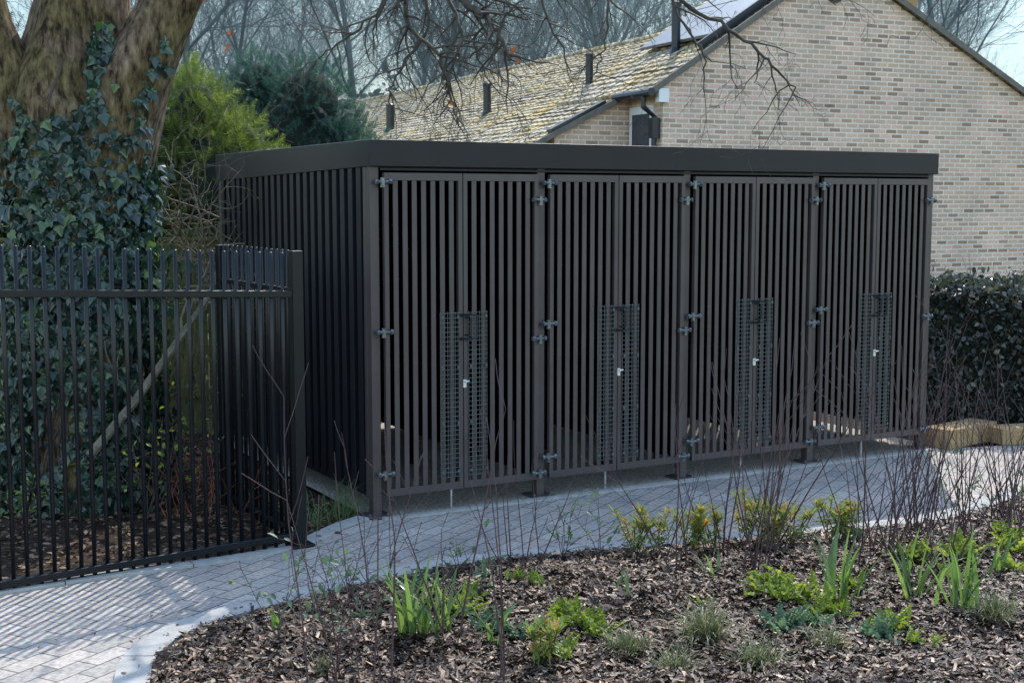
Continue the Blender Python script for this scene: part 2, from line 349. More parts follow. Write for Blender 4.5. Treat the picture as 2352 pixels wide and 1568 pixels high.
V,F=scatter(LT,[(0,1,2,3,4,5)],P,D,N,sz); b=B(); b.add(V,F); b.obj('leaf_litter',m_litter)

# ------------------------------------------------------------------ shelter
RZ=math.atan2(sy,sx)
she=empty('bike_storage_shelter',(ox,oy,0),RZ)
BW=1.058; W4=BW*4; DP=2.73; H=2.09
b=B(); o1=.035; fh=.145
b.quadbox([(-o1,-o1,H-fh),(W4+o1,-o1,H-fh),(W4+o1,-o1+.02,H-fh),(-o1,-o1+.02,H-fh),(-o1,-o1,H),(W4+o1,-o1,H),(W4+o1,-o1+.02,H),(-o1,-o1+.02,H)])
for xa,xb in ((-o1,-o1+.02),(W4+o1-.02,W4+o1)):
    ya=-o1+.0205; yb=DP+o1
    b.quadbox([(xa,ya,H-fh),(xb,ya,H-fh),(xb,yb,H-fh-.04),(xa,yb,H-fh-.04),(xa,ya,H),(xb,ya,H),(xb,yb,H),(xa,yb,H)])
b.box(-o1+.0205,W4+o1-.0205,DP+o1-.02,DP+o1,H-fh-.04,H)
b.obj('roof_fascia',m_metal,she,bevel=.003)
b=B(); b.box(-.014,W4+.014,-.014,DP+.014,H-.05,H-.02); b.obj('roof_deck',m_metal,she)
b=B(); b.box(.03,W4-.03,.01,.05,H-fh-.005,H-.055); b.box(.03,W4-.03,.9,.95,H-.12,H-.055);b.box(.03,W4-.03,1.8,1.85,H-.12,H-.055); b.obj('roof_beams',m_metal,she)
b=B()
for i in range(5):
    x=i*BW; hw=.026
    b.box(x-hw,x+hw,0,.06,.01,H-fh+.03)
    b.box(x-.075,x+.075,-.045,.10,.004,.014)
b.box(-hw-.001,hw+.001,.062,.10,.10,H-fh+.03)
for x in (0,W4): b.box(x-hw,x+hw,DP-.06,DP,.01,H-fh)
b.obj('posts',m_door,she,bevel=.003)
b=B()
for i in range(5):
    for dx in (-.055,.055):
        b.tube([(i*BW+dx,-.02,.014),(i*BW+dx,-.02,.026)],.009,6)
b.obj('base_bolts',m_hinge,she)
b=B(); y=.13
while y<DP-.08:
    b.box(-.028,.012,y,y+.062,.12,H-fh+.02); b.box(W4-.012,W4+.028,y,y+.062,.12,H-fh+.02); y+=.118
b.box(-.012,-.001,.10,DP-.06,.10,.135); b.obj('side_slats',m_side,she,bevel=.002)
b=B(); x=.06
while x<W4-.05:
    b.box(x,x+.070,DP-.03,DP,.12,H-fh+.02); x+=.074  # set close together to keep the interior dark
b.box(0.014,.02,.07,DP-.06,.12,H-fh)  # added dark sheets behind the side slats, painting shade into their gaps
b.box(W4-.02,W4-.014,.07,DP*.6,.12,H-fh)
b.obj('rear_slats_and_shade_sheets',m_inner,she)
b=B()
for i in range(1,4):
    yy=.12
    while yy<DP-.1: b.box(i*BW-.01,i*BW+.01,yy,yy+.085,.12,H-fh-.02); yy+=.10
b.box(.03,W4-.03,DP-.05,DP-.032,.9,.95)
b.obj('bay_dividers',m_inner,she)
zb,zt=.115,1.912
for i in range(4):
    for k in (0,1):
        x0=i*BW+(.034 if k==0 else BW/2+.003); x1=i*BW+(BW/2-.003 if k==0 else BW-.034)
        if k==0: x0+=.012
        b=B(); yf,yb=-.028,.002
        stl=.026
        b.box(x0,x0+stl,yf,yb,zb,zt); b.box(x1-stl,x1,yf,yb,zb,zt)
        b.box(x0+stl,x1-stl,yf,yb,zb,zb+.042); b.box(x0+stl,x1-stl,yf,yb,zt-.042,zt)
        n=7; wd=x1-x0-2*stl; sw=.0295; gap=(wd-n*sw)/(n+1)
        for q in range(n):
            xa=x0+stl+gap+q*(sw+gap); b.box(xa,xa+sw,yf+.003,yf+.010,zb+.042,zt-.042)
        b.obj('door_%d_%d'%(i+1,k+1),m_door,she,bevel=.0015)
        b=B(); mw=.118
        xa,xb=(x1-.028-mw,x1-.028) if k==0 else (x0+.028,x0+.028+mw)
        ym=yf-.004; z0,z1=.19,1.135
        q=0
        while xa+q*.0236<=xb+.001: b.box(xa+q*.0236-.0013,xa+q*.0236+.0013,ym-.0013,ym+.0013,z0,z1); q+=1
        z=z0
        while z<=z1+.001: b.box(xa-.002,xb+.002,ym-.0045,ym-.0015,z-.0015,z+.0015); z+=.0268
        b.obj('mesh_panel_%d_%d'%(i+1,k+1),m_mesh,she)
        b=B()
        for zz in (z0+.03,.5,.82,z1-.03):
            for xx in ((xa+.012,xb-.006)): b.box(xx-.006,xx+.006,ym-.007,ym-.0048,zz-.008,zz+.008)
        b.obj('mesh_clips_%d_%d'%(i+1,k+1),m_mesh,she)
        b=B(); zz=(1.862,1.04,.245) if k==0 else (1.765,.955,.155)
        hx=x0-.022 if k==0 else x1+.016; sgn=1 if k==0 else -1
        for z in zz:
            b.tube([(hx-sgn*.03,-.036,z),(hx+sgn*.062,-.040,z)],.0095,8)
            b.tube([(hx+sgn*.045,-.040,z),(hx+sgn*.062,-.040,z)],.015,6)
            b.tube([(hx-sgn*.032,-.036,z),(hx-sgn*.018,-.036,z)],.015,6)
            b.tube([(hx+sgn*.008,-.038,z-.030),(hx+sgn*.008,-.038,z+.022)],.0125,8)
            b.tube([(hx-sgn*.025,-.034,z),(hx-sgn*.025,-.0,z)],.006,6)
            b.tube([(hx+sgn*.05,-.038,z),(hx+sgn*.05,-.02,z)],.006,6)
        b.obj('hinges_%d_%d'%(i+1,k+1),m_hinge,she,smooth=False)
    xm=i*BW+BW/2
    b=B()
    b.tube([(xm-.02,-.03,1.115),(xm+.01,-.075,1.118),(xm+.062,-.08,1.115),(xm+.062,-.08,.985),(xm+.01,-.075,.98),(xm-.02,-.03,.98)],.0065,6)
    b.tube([(xm+.012,-.03,1.10),(xm+.03,-.062,1.10),(xm+.03,-.062,1.0),(xm+.012,-.03,1.0)],.006,6)
    b.box(xm-.045,xm-.01,-.034,-.029,1.10,1.125); b.box(xm-.045,xm-.01,-.034,-.029,.97,.99)
    b.obj('handle_%d'%(i+1),m_plastic,she)
    b=B(); b.box(xm-.004,xm+.014,-.036,-.0285,.70,.745); b.tube([(xm+.006,-.036,.735),(xm+.006,-.052,.735)],.007,8); b.tube([(xm-.002,-.05,.735),(xm+.026,-.05,.737)],.0045,6)
    b.obj('lock_%d'%(i+1),m_brass,she)
    b=B(); b.tube([(xm-.075,-.012,.005),(xm-.075,-.012,.30)],.007,8); b.obj('drop_bolt_%d'%(i+1),m_steel,she)
b=B(); b.box(.03,W4-.03,-.012,-.004,1.925,1.937); b.obj('head_rail',m_metal,she)
b=B()
for i in range(4):
    for yy in (.6,1.3):
        x=i*BW+.52
        b.tube([(x-.3,yy,.0),(x-.3,yy,.7),(x-.25,yy,.76),(x+.25,yy,.76),(x+.3,yy,.7),(x+.3,yy,0)],.02,8)
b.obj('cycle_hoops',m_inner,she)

# ------------------------------------------------------------------ railings
ra=empty('metal_railing')
A=Vector((-1.096,6.685,0)); Bq=Vector((-2.31,5.87,0))
b=B(); b2=B()
def zr(t): return 1.304+.058*t, .072-.023*t, 1.500+.066*t
dv=(Bq-A); L=dv.length; dn=dv.normalized(); pn=Vector((-dn.y,dn.x,0))
k=0
while k*.061<L*2.0:
    t=k*.061/L
    if k>0:
        p=A+dv*t; a_,b_,c_=zr(min(t,1.3))
        b.tube([(p.x,p.y,.012),(p.x,p.y,c_-.004),(p.x,p.y,c_)],[.0105,.0105,.006],8)
    k+=1
for t0,t1 in ((.012,1.0),(1.0,2.0)):
    for h in (0,1):
        p0=A+dv*t0;p1=A+dv*t1; z0=zr(t0)[h]; z1=zr(min(t1,1.3))[h]
        c=Vector(((p0.x+p1.x)/2,(p0.y+p1.y)/2,(z0+z1)/2)); ax=Vector((p1.x-p0.x,p1.y-p0.y,z1-z0))/2
        b2.obox(c,ax,pn*.024,Vector((0,0,.006)))
        b2.obox(c+pn*.0225-Vector((0,0,.011)),ax,pn*.003,Vector((0,0,.016))); b2.obox(c-pn*.0225-Vector((0,0,.011)),ax,pn*.003,Vector((0,0,.016)))
C2=Vector((-1.66,7.62,0)); dv2=C2-A; L2=dv2.length; dn2=dv2.normalized(); pn2=Vector((-dn2.y,dn2.x,0)); k=1
while k*.075<L2:
    p=A+dn2*(k*.075); b.tube([(p.x,p.y,.012),(p.x,p.y,1.505),(p.x,p.y,1.512)],[.0105,.0105,.006],8); k+=1
for z in (1.31,.075):
    b2.obox(Vector(((A.x+C2.x)/2,(A.y+C2.y)/2,z)),dv2*.485,pn2*.022,Vector((0,0,.011)))
b.obj('bars',m_black,ra,smooth=True); b2.obj('rails',m_black,ra,bevel=.002)
b=B(); b.obox((A.x+.01,A.y,.755),dn*.028,pn*.028,(0,0,.755)); b.obox((C2.x,C2.y,.755),dn*.028,pn*.028,(0,0,.755)); b.obox((A.x+.01,A.y,.010),dn*.06,pn*.06,(0,0,.006))
b.obj('posts',m_black,ra,bevel=.003)

# ------------------------------------------------------------------ boundary fence behind
fe=empty('wooden_boundary_fence'); b=B(); f0=Vector((-7.5,8.9,0)); f1=Vector((-1.2,10.45,0)); d=(f1-f0); L=d.length; d.normalize(); pn=Vector((-d.y,d.x,0)); t=0
while t<L:
    c=f0+d*(t+.06); hz=1.46+R.uniform(-.012,.012)
    b.obox((c.x,c.y,hz/2),d*.058,pn*.008,Vector((R.uniform(-.004,.004),0,hz/2))); t+=.121
b.obj('boards',m_board,fe)
b=B()
for q in (.3,1.1): b.obox(((f0+f1)/2+Vector((0,0,q)))-pn*.03,d*L/2,pn*.02,Vector((0,0,.03)))
b.obox((f0+f1)/2+Vector((0,0,1.475)),d*L/2,pn*.03,Vector((0,0,.012)))
b.obj('fence_rails',m_board,fe)
b=B(); t=.75
while t<L:
    c=f0+d*t-pn*.06; b.obox((c.x,c.y,.78),d*.05,pn*.05,Vector((0,0,.78))); t+=1.83
b.obj('concrete_posts',noisy('weathered_concrete',[(.3,(.14,.14,.10)),(.7,(.26,.25,.2))],scale=8,bump=.4),fe)
b=B()
for z,am in ((1.56,.02),(1.66,.03)):
    pts=[f0+d*(L*i/60)-pn*.06+Vector((0,0,z+am*math.sin(i*.9))) for i in range(61)]; b.tube(pts,.003,4)
b.obj('top_wires',m_hinge,fe)
b=B(); t=0
q0=f0-pn*.09
while t<L:
    for s_ in (1,-1):
        pts=[q0+d*t+Vector((0,0,.02)), q0+d*(t+s_*1.35)+Vector((0,0,1.37))]
        b.tube(pts,.0018,3,cap=False)
    t+=.075
b.obj('chain_link',m_hinge,fe)

# ------------------------------------------------------------------ main tree
tr=empty('ivy_clad_tree')
b=B()
def flute(a,p,t):
    return 1+.07*math.sin(3*a+p.z*1.1)+.05*math.sin(5*a-p.z*1.7)+.10*noise.noise(Vector((math.cos(a)*1.6,math.sin(a)*1.6,p.z*1.3)))+.05*noise.noise(Vector((math.cos(a)*6,math.sin(a)*6,p.z*5)))
trunk=[(-2.60,7.9,-.1),(-2.58,7.9,.25),(-2.56,7.88,.8),(-2.54,7.86,1.4),(-2.55,7.85,1.9),(-2.56,7.85,2.3),(-2.52,7.85,2.7),(-2.46,7.88,3.2),(-2.42,7.9,4.2),(-2.5,7.9,5.4)]
tp,trd=smoothpath(trunk,[.50,.40,.34,.34,.40,.42,.30,.22,.19,.12],12); b.tube(tp,trd,56,flute=flute)
limb=[(-2.46,7.78,1.75),(-2.30,7.72,2.15),(-2.14,7.71,2.50),(-2.00,7.72,2.78),(-1.84,7.74,3.08),(-1.5,7.85,3.6),(-.9,8.0,4.1),(0,8.1,4.35),(1.2,8.1,4.3),(2.2,8.1,4.1)]
lp,lr=smoothpath(limb,[.30,.26,.20,.165,.15,.12,.10,.075,.055,.03],10); b.tube(lp,lr,36,flute=flute)
l2=[(-2.66,7.75,2.0),(-2.84,7.65,2.35),(-2.96,7.62,2.75),(-3.02,7.62,3.2),(-3.1,7.6,4.2)]
p2,r2=smoothpath(l2,[.24,.20,.14,.11,.09],8); b.tube(p2,r2,28,flute=flute)
l4=[(-2.7,7.7,1.9),(-2.95,7.55,2.1),(-3.2,7.45,2.3),(-3.5,7.4,2.75)]
p4,r4=smoothpath(l4,[.22,.14,.12,.1],8); b.tube(p4,r4,24,flute=flute)
b.obj('trunk_and_limbs',m_bark,tr,smooth=True)
def wander(p,d,L,r,lev,out,maxlev,seg,kids,wob,grav,ratio=.55,tips=None,side=1.0):
    pts=[p.copy()];rs=[r]; q=p.copy(); dd=d.normalized()
    for i in range(seg):
        dd=(dd+Vector((R.gauss(0,wob),R.gauss(0,wob),R.gauss(0,wob)+grav))).normalized()
        q=q+dd*(L/seg); pts.append(q.copy()); rs.append(max(r*(1-.75*(i+1)/seg),.0013))
        if lev<maxlev:
            for _ in range(kids[lev] if R.random()<.75 else 0):
                ax=dd.orthogonal(); ax.rotate(Quaternion(dd,R.random()*6.28)); cd_=(dd*.75+ax*R.uniform(.5,1.0)*side)
                wander(q,cd_,L*ratio*R.uniform(.6,1.1),rs[-1]*.62,lev+1,out,maxlev,max(3,seg-1),kids,wob,grav,ratio,tips,side)
    out.append((pts,rs))
    if tips is not None: tips.append(q)
def branchset(paths):
    out=[];tips=[]
    for pts,r0,den in paths:
        P=[Vector(p) for p in pts]; pp,rr=smoothpath(P,[r0*(1-.7*i/(len(P)-1)) for i in range(len(P))],5)
        for i in range(1,len(pp)):
            pp[i]+=Vector((R.gauss(0,.008),R.gauss(0,.008),R.gauss(0,.008)))
        out.append((pp,rr))
        for i in range(2,len(pp)):
            if R.random()<den:
                dd=(pp[i]-pp[i-1]).normalized(); ax=dd.orthogonal(); ax.rotate(Quaternion(dd,R.random()*6.28))
                wander(pp[i],dd*.8+ax*.9,R.uniform(.2,.46),rr[i]*.55+.0017,0,out,2,5,(1,1,0),.2,-.08,.5,tips)
    return out,tips
def q(x,y,dy=0): return (x,8.0+dy,y)
paths=[
 ([q(-.75,3.95,.05),q(-.55,3.2),q(-.30,2.94),(-.17,7.9,2.84),(-.07,7.85,2.70),(-.02,7.8,2.58)],.036,.7),
 ([q(-.55,3.4,.1),q(-.62,2.95),q(-.60,2.78),q(-.45,2.62),q(-.38,2.45),q(-.34,2.25)],.018,.9),
 ([q(-.62,3.1,-.2),(-.78,7.9,2.85),(-.95,7.95,2.72),(-1.12,8.05,2.62),(-1.2,8.1,2.55)],.011,.7),
 ([q(-.40,3.0,.2),q(-.30,2.75),q(-.36,2.5),q(-.42,2.30)],.013,.9),
 ([q(-.62,3.3,.3),q(-.50,2.85,.2),q(-.62,2.6,.1),q(-.72,2.42),q(-.70,2.3)],.013,.85),
 ([q(-.2,3.3,.3),q(-.16,2.9,.2),q(-.22,2.65,.1),q(-.10,2.42)],.012,.7),
 ([q(0,4.3,.1),q(.08,3.3),q(.16,2.95),q(.28,2.70),q(.36,2.50)],.013,.55),
 ([q(.3,4.3,.1),q(.50,3.3),q(.57,2.9),q(.54,2.66),q(.48,2.5)],.012,.5),
 ([q(.6,4.2,.1),q(.85,3.2),q(.98,2.85),q(1.12,2.65),q(1.13,2.48)],.013,.4),
 ([q(.8,4.2,.1),q(.95,3.05),q(1.22,2.80),q(1.45,2.64),q(1.60,2.50),q(1.68,2.38)],.016,.4),
 ([q(-1.0,4.1,.1),q(-1.15,3.3),q(-1.25,3.05),q(-1.22,2.85)],.008,.5),
 ([q(.1,4.3,.1),q(-.12,3.3),q(-.05,2.95),q(-.12,2.8)],.010,.6),
 ([q(2.2,4.1,.1),q(2.5,3.4),q(2.55,3.05),q(2.45,2.85)],.008,.6),
 ([q(1.4,4.3,.1),q(1.6,3.4),q(1.75,3.05),q(1.9,2.9)],.010,.4),
]
out,tips=branchset(paths)
b=B()
for p,r in out: b.tube(p,r,5 if r[0]>.006 else 3,cap=False)
b.obj('overhanging_branches',m_twig,tr,smooth=True)
T=np.array([tuple(t) for t in tips])
P=[T[i] for i in (5,len(tips)//2)]
for c,m_ in (((-1.72,7.75,2.93),12),((-1.95,7.7,2.80),6),((-1.62,7.8,2.70),3),((-2.2,7.6,2.95),6),((-1.12,8.0,2.61),2),((-.02,7.8,2.58),4),((-.35,7.95,2.3),2)):
    for _ in range(m_): P.append(np.array(c)+NR.normal(0,.035,3))
P=np.array(P); n=len(P); V,F=scatter(LT,[(0,1,2,3,4,5)],P,rnd3(n),rnd3(n),NR.uniform(.03,.06,n)); b=B(); b.add(V,F); b.obj('rust_leaves',m_rust,tr)
IV=[(0,0,0),(.32,-.06,.05),(.52,.22,.0),(.30,.42,.05),(.2,.7,.03),(0,1,-.06),(-.2,.7,.03),(-.30,.42,.05),(-.52,.22,.0),(-.32,-.06,.05)]
P=[];N=[]
def ivy_on(path,rad,n,z0,z1,thr,amin=-2.9,amax=.6,sp=.09):
    c=0;tries=0
    while c<n and tries<n*8:
        tries+=1
        i=R.randrange(len(path)-1); p=path[i].lerp(path[i+1],R.random())
        if not z0<p.z<z1: continue
        a=R.uniform(amin,amax)
        nn=noise.noise(Vector((a*1.3,p.z*1.6,3.3)))+.6*noise.noise(Vector((a*4,p.z*5,9)))
        fall=max(0,(p.z-1.7)*.75)+(.55 if (a<-1.9 and p.z>1.5) else 0)
        if nn< thr+fall-.25: continue
        dirv=Vector((math.cos(a),math.sin(a),0)); r=rad[i]*1.04+abs(R.gauss(0,sp))*(.5 if p.z>1.5 else 1)
        P.append(tuple(p+dirv*r)); N.append(tuple(dirv+Vector((R.gauss(0,.35),R.gauss(0,.35),R.gauss(.25,.35))))); c+=1
ivy_on(tp,trd,5200,-.05,2.75,-.22)
ivy_on(tp,trd,1400,0.0,1.9,-.5,-2.4,.3,.06)
ivy_on(lp,lr,200,1.8,2.9,.05,-1.6,.6,.03)
P=np.array(P);N=np.array(N); n=len(P); D=np.stack([NR.normal(0,.5,n),NR.normal(0,.3,n),-np.ones(n)],1)
V,F=scatter(IV,[tuple(range(10))],P,D,N,NR.uniform(.03,.08,n)); b=B(); b.add(V,F); b.obj('ivy',m_ivy,tr)
b=B()
for k in range(26):
    a=R.uniform(-2.8,.3); pts=[]
    for i in range(0,len(tp)-36,3):
        p=tp[i]; a+=R.gauss(0,.09); r=trd[i]*1.05; pts.append(p+Vector((math.cos(a)*r,math.sin(a)*r,0)))
    b.tube(pts[:R.randint(8,len(pts))],.008,5)
b.obj('ivy_stems',m_twig,tr)

out=[]
b=B(); b.tube([(-2.35,7.3,.35),(-2.15,7.5,.62),(-1.92,7.7,.98),(-1.78,7.8,1.2),(-1.7,7.85,1.45)],[.028,.025,.02,.015,.008],8)
for (p,d_,L_) in (((-1.92,7.7,.98),(.1,0,1),.5),((-2.15,7.5,.62),(-.2,0,1),.4),((-1.78,7.8,1.2),(.5,0,.7),.35)):
    wander(Vector(p),Vector(d_),L_,.01,0,out,2,5,(1,1,0),.2,0,.5)
for p,r in out: b.tube(p,r,4,cap=False)
b.obj('leaning_dead_branch',m_log)
out=[]
for _ in range(12):
    x=R.uniform(-1.95,-1.45); wander(Vector((x,7.1+R.uniform(-.1,.4),0)),Vector((R.gauss(0,.35),R.gauss(0,.2),1)),R.uniform(.25,.45),.003,0,out,1,5,(1,0),.13,.02,.45)
b=B()
for p,r in out: b.tube(p,r,4,cap=False)
b.obj('orange_dogwood_shrub',m_red)
out=[];tips=[]
for _ in range(34):
    wander(Vector((R.uniform(-2.5,-1.5),R.uniform(9.3,9.9),R.uniform(1.0,1.5))),Vector((R.gauss(.3,.5),-.4,R.gauss(.5,.5))),R.uniform(.5,1.0),.010,0,out,2,6,(1,1,0),.2,-.02,.55,tips)
b=B()
for p,r in out: b.tube(p,r,4,cap=False)
b.obj('bare_shrub',m_log)

# ------------------------------------------------------------------ conifers
FT=[(0,0,0),(.03,0,0),(0,1,0)]; FF=[(0,1,2)]
for k in range(9):
    y=.05+k*.1; l=.42*(1-.75*k/9)
    for s_ in (1,-1):
        i=len(FT); FT+= [(0,y,0),(0,y+.06,0),(s_*l*.8,y+l*.75,-.05*l)]; FF.append((i,i+1,i+2))
def conifer(name,lobes,nf,mat,size):
    e=empty(name); b=B(); P=[];D=[];N=[]
    wt=np.array([l[3]*l[4]*2+l[4]**2 for l in lobes]); wt=wt/wt.sum()
    for l,w_ in zip(lobes,wt):
        n=int(nf*w_); u=rnd3(n); rr=NR.uniform(.72,1.10,n)
        cx,cy,cz,rx,rz=l
        wob=np.array([1+.28*noise.noise(Vector((a[0]*2.2+cx,a[1]*2.2,a[2]*2.2+cz))) for a in u])
        p=np.stack([cx+u[:,0]*rx*rr*wob,cy+u[:,1]*rx*rr*wob,cz+u[:,2]*rz*rr*wob],1)
        P.append(p); d_=u*1.0+np.array([0,0,.35])+NR.normal(0,.35,(n,3)); d_[:,2]-=.2*(u[:,2]<0); D.append(d_); N.append(rnd3(n)+np.array([0,-.4,.8]))
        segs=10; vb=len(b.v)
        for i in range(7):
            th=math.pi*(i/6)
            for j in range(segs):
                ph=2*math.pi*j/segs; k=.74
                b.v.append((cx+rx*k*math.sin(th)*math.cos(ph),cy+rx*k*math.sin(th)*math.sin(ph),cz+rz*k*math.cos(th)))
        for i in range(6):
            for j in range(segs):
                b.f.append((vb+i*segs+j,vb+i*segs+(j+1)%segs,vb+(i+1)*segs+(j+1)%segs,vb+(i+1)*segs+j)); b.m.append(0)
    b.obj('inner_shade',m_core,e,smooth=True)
    P=np.concatenate(P);D=np.concatenate(D);N=np.concatenate(N)
    V,F=scatter(FT,FF,P,D,N,NR.uniform(.6,1.2,len(P))*size); b=B(); b.add(V,F); b.obj('foliage',mat,e)
    b=B(); cx,cy=lobes[0][0],lobes[0][1]; b.tube([(cx,cy,-.05),(cx,cy,1.4)],[.1,.06],8); b.obj('trunk',m_twig,e)
conifer('light_green_conifer',[(-2.75,11.2,2.0,.50,.75),(-2.45,11.0,1.9,.42,.55),(-3.05,11.3,1.7,.45,.6),(-2.15,11.2,1.75,.38,.42),(-2.6,11.1,2.45,.26,.35),(-2.3,11.2,2.2,.3,.3)],3600,m_con1,.17)
conifer('dark_conifer',[(-2.15,13.0,2.3,.62,.62),(-1.75,13.0,2.1,.50,.55),(-2.55,13.2,2.5,.42,.5),(-1.95,12.9,2.7,.40,.40),(-2.45,13.1,2.85,.28,.32),(-1.5,12.9,1.9,.42,.5),(-2.2,12.7,1.5,.9,.6)],5200,m_con2,.15)
conifer('dark_conifer.001',[(-3.6,12.0,1.5,.8,.9),(-3.0,11.6,1.2,.7,.8),(-2.3,11.3,1.15,.6,.6),(-4.4,11.6,2.1,.8,.9)],3600,m_con1,.20)
conifer('yew_tree',[(-5.2,13.0,2.3,1.0,1.2),(-4.4,13.4,1.8,.8,1.2),(-6.0,12.4,1.6,.9,1.2)],2600,m_con2,.22)

# ------------------------------------------------------------------ house
ho=empty('brick_house',(2.24,20,0),math.atan2(.414,.91))
def prism(b,prof,l0,l1,m=0):
    n=len(prof); vb=len(b.v)
    for l in (l0,l1):
        for s_,z in prof: b.v.append((s_,l,z))
    b.f.append(tuple(vb+i for i in range(n))); b.m.append(m); b.f.append(tuple(vb+n+i for i in reversed(range(n)))); b.m.append(m)
    for i in range(n): b.f.append((vb+i,vb+n+i,vb+n+(i+1)%n,vb+(i+1)%n)); b.m.append(m)
b=B(); prism(b,[(0,0),(8,0),(8,3.08),(3.12,5.50),(0,3.48)],0,3.0); b.obj('gable_walls',m_brick,ho)
b=B(); prism(b,[(-1.3,0),(7,0),(7,2.70),(2.8,4.78),(-1.3,2.73)],1.0,4.6); prism(b,[(-2.75,0),(7,0),(7,2.69),(2.8,4.78),(-2.75,2.005)],4.62,24.6); b.obj('terrace_walls',m_brick,ho)
def roofslab(b,s0,z0,s1,z1,l0,l1,pitch=.17,th=.022):
    L=math.hypot(s1-s0,z1-z0); n=max(1,int(L/pitch)); nl=max(1,int((l1-l0)/.20))
    ns=(-(z1-z0)/L,(s1-s0)/L)
    if ns[1]<0: ns=(-ns[0],-ns[1])
    for i in range(n):
        a=i/n;c=(i+1)/n
        for j in range(nl):
            la=l0+(l1-l0)*j/nl; lb=l0+(l1-l0)*(j+1)/nl; jit=R.uniform(-.007,.009)
            t0=th+jit+.014; t1=.010+jit
            p=[(s0+(s1-s0)*a+ns[0]*t0,z0+(z1-z0)*a+ns[1]*t0),(s0+(s1-s0)*(c+.02/L)+ns[0]*t1,z0+(z1-z0)*(c+.02/L)+ns[1]*t1)]
            q_=(s0+(s1-s0)*a-ns[0]*.02,z0+(z1-z0)*a-ns[1]*.02)
            v=len(b.v); mid=(la+lb)/2
            b.v+= [(p[0][0],la+.004,p[0][1]),(p[0][0],mid,p[0][1]+.012),(p[0][0],lb-.004,p[0][1]),(p[1][0],lb-.004,p[1][1]),(p[1][0],mid,p[1][1]+.012),(p[1][0],la+.004,p[1][1]),(q_[0],la,q_[1]),(q_[0],lb,q_[1])]
            b.f+= [(v,v+1,v+4,v+5),(v+1,v+2,v+3,v+4),(v+6,v+7,v+2,v+1,v)]; b.m+=[0]*3
    v=len(b.v); b.v+=[(s0,l0,z0),(s1,l0,z1),(s1,l1,z1),(s0,l1,z0)]; b.f.append((v,v+1,v+2,v+3)); b.m.append(0)
b=B()
roofslab(b,-.22,3.37,3.12,5.53,-.10,3.1); roofslab(b,8.2,3.0,3.12,5.53,-.10,3.1)
b.obj('main_roof',m_tile,ho)
b=B()
roofslab(b,-1.6,2.635,2.8,4.83,.9,4.7); roofslab(b,-3.0,1.935,2.8,4.83,4.55,24.8); roofslab(b,7.2,2.65,2.8,4.83,.9,24.8,.5)
b.obj('terrace_roof',m_tile,ho)
b=B()
def rt(s0,z0,l0,l1):
    l=l0
    while l<l1: b.tube([(s0,l,z0),(s0,min(l+.43,l1),z0+.004)],.07,10); l+=.44
rt(3.12,5.56,-.1,3.1); rt(2.8,4.86,.9,24.8); b.obj('ridge_tiles',m_tile,ho,smooth=True)
b=B()
def slopebar(s0,z0,s1,z1,l,w_,h_,lift=0):
    d_=Vector((s1-s0,0,z1-z0)); n_=Vector((-d_.z,0,d_.x)).normalized()
    if n_.z<0:n_=-n_
    b.obox(Vector(((s0+s1)/2,l,(z0+z1)/2))+n_*lift,d_/2,(0,w_/2,0),n_*h_/2)
slopebar(-.25,3.37,3.12,5.55,-.09,.03,.09); slopebar(3.12,5.55,8.25,3.0,-.09,.03,.09); slopebar(-1.65,2.62,-.22,3.33,.905,.03,.08); slopebar(-3.0,1.93,-1.6,2.63,4.54,.03,.08)
b.obj('verge_boards',noisy('verge_mortar',[(.3,(.10,.09,.075)),(.7,(.18,.16,.13))],scale=8,bump=.2),ho)
b=B(); slopebar(-1.35,2.76,-.42,3.22,1.02,.16,.09,.05); slopebar(-2.3,2.28,-1.7,2.58,4.68,.2,.09,.06)
slopebar(.75,4.0,3.05,5.48,.14,.05,.12,.10)
b.obj('dark_flashing',m_plastic,ho)
b=B()
for i in range(2):
    sa=.95+i*1.05; sb=sa+1.02
    for j in range(2):
        la=.2+j*1.08; lb=la+1.05
        zf=lambda s_:3.51+.647*s_+.13
        b.quadbox([(sa,la,zf(sa)),(sb,la,zf(sb)),(sb,lb,zf(sb)),(sa,lb,zf(sa)),(sa-.02,la,zf(sa)+.04),(sb-.02,la,zf(sb)+.04),(sb-.02,lb,zf(sb)+.04),(sa-.02,lb,zf(sa)+.04)])
b.obj('solar_panels',m_solar,ho)
b=B()
for s_,l,z,h,r in ((.906,1.15,4.05,.80,.072),(.34,3.0,3.55,.66,.066),(-.05,6.45,3.36,.62,.075),(-.17,11.7,3.3,.62,.095)):
    b.tube([(s_,l,z),(s_,l,z+h)],r,12); b.tube([(s_,l,z+h),(s_,l,z+h+.03),(s_,l,z+h+.05)],[r*1.15,r*1.15,r*.8],12); b.tube([(s_,l,z+.0),(s_,l,z+.13)],[r*1.7,r*1.1],12)
b.tube([(-.27,-.12,3.36),(-.27,1.0,3.35)],.065,10); b.tube([(-1.7,.85,2.58),(-1.7,4.6,2.57)],.065,10)
b.tube([(-.27,.12,3.33),(-.27,.12,3.16),(-.08,.12,3.02),(-.08,.12,0)],.042,10)
b.box(-.14,-.02,.06,.18,2.7,3.0)
b.obj('gutters_and_downpipes',m_plastic,ho,smooth=False)
b=B(); b.box(-.035,-.003,.24,.95,1.2,3.2); b.box(-.13,.04,-.10,.0,3.22,3.42); b.obj('window_frame',m_white,ho)
b=B(); b.box(-.045,-.036,.34,.85,1.3,3.08); b.obj('window_glass',m_glass,ho)
b=B(); b.box(3.0,3.14,-.09,-.002,4.86,5.03); b.obj('wall_light',m_plastic,ho)
b=B(); b.tube([(4.9,.4,4.6),(4.9,.4,5.1)],.14,12); b.obj('chimney_pot',m_timber,ho)

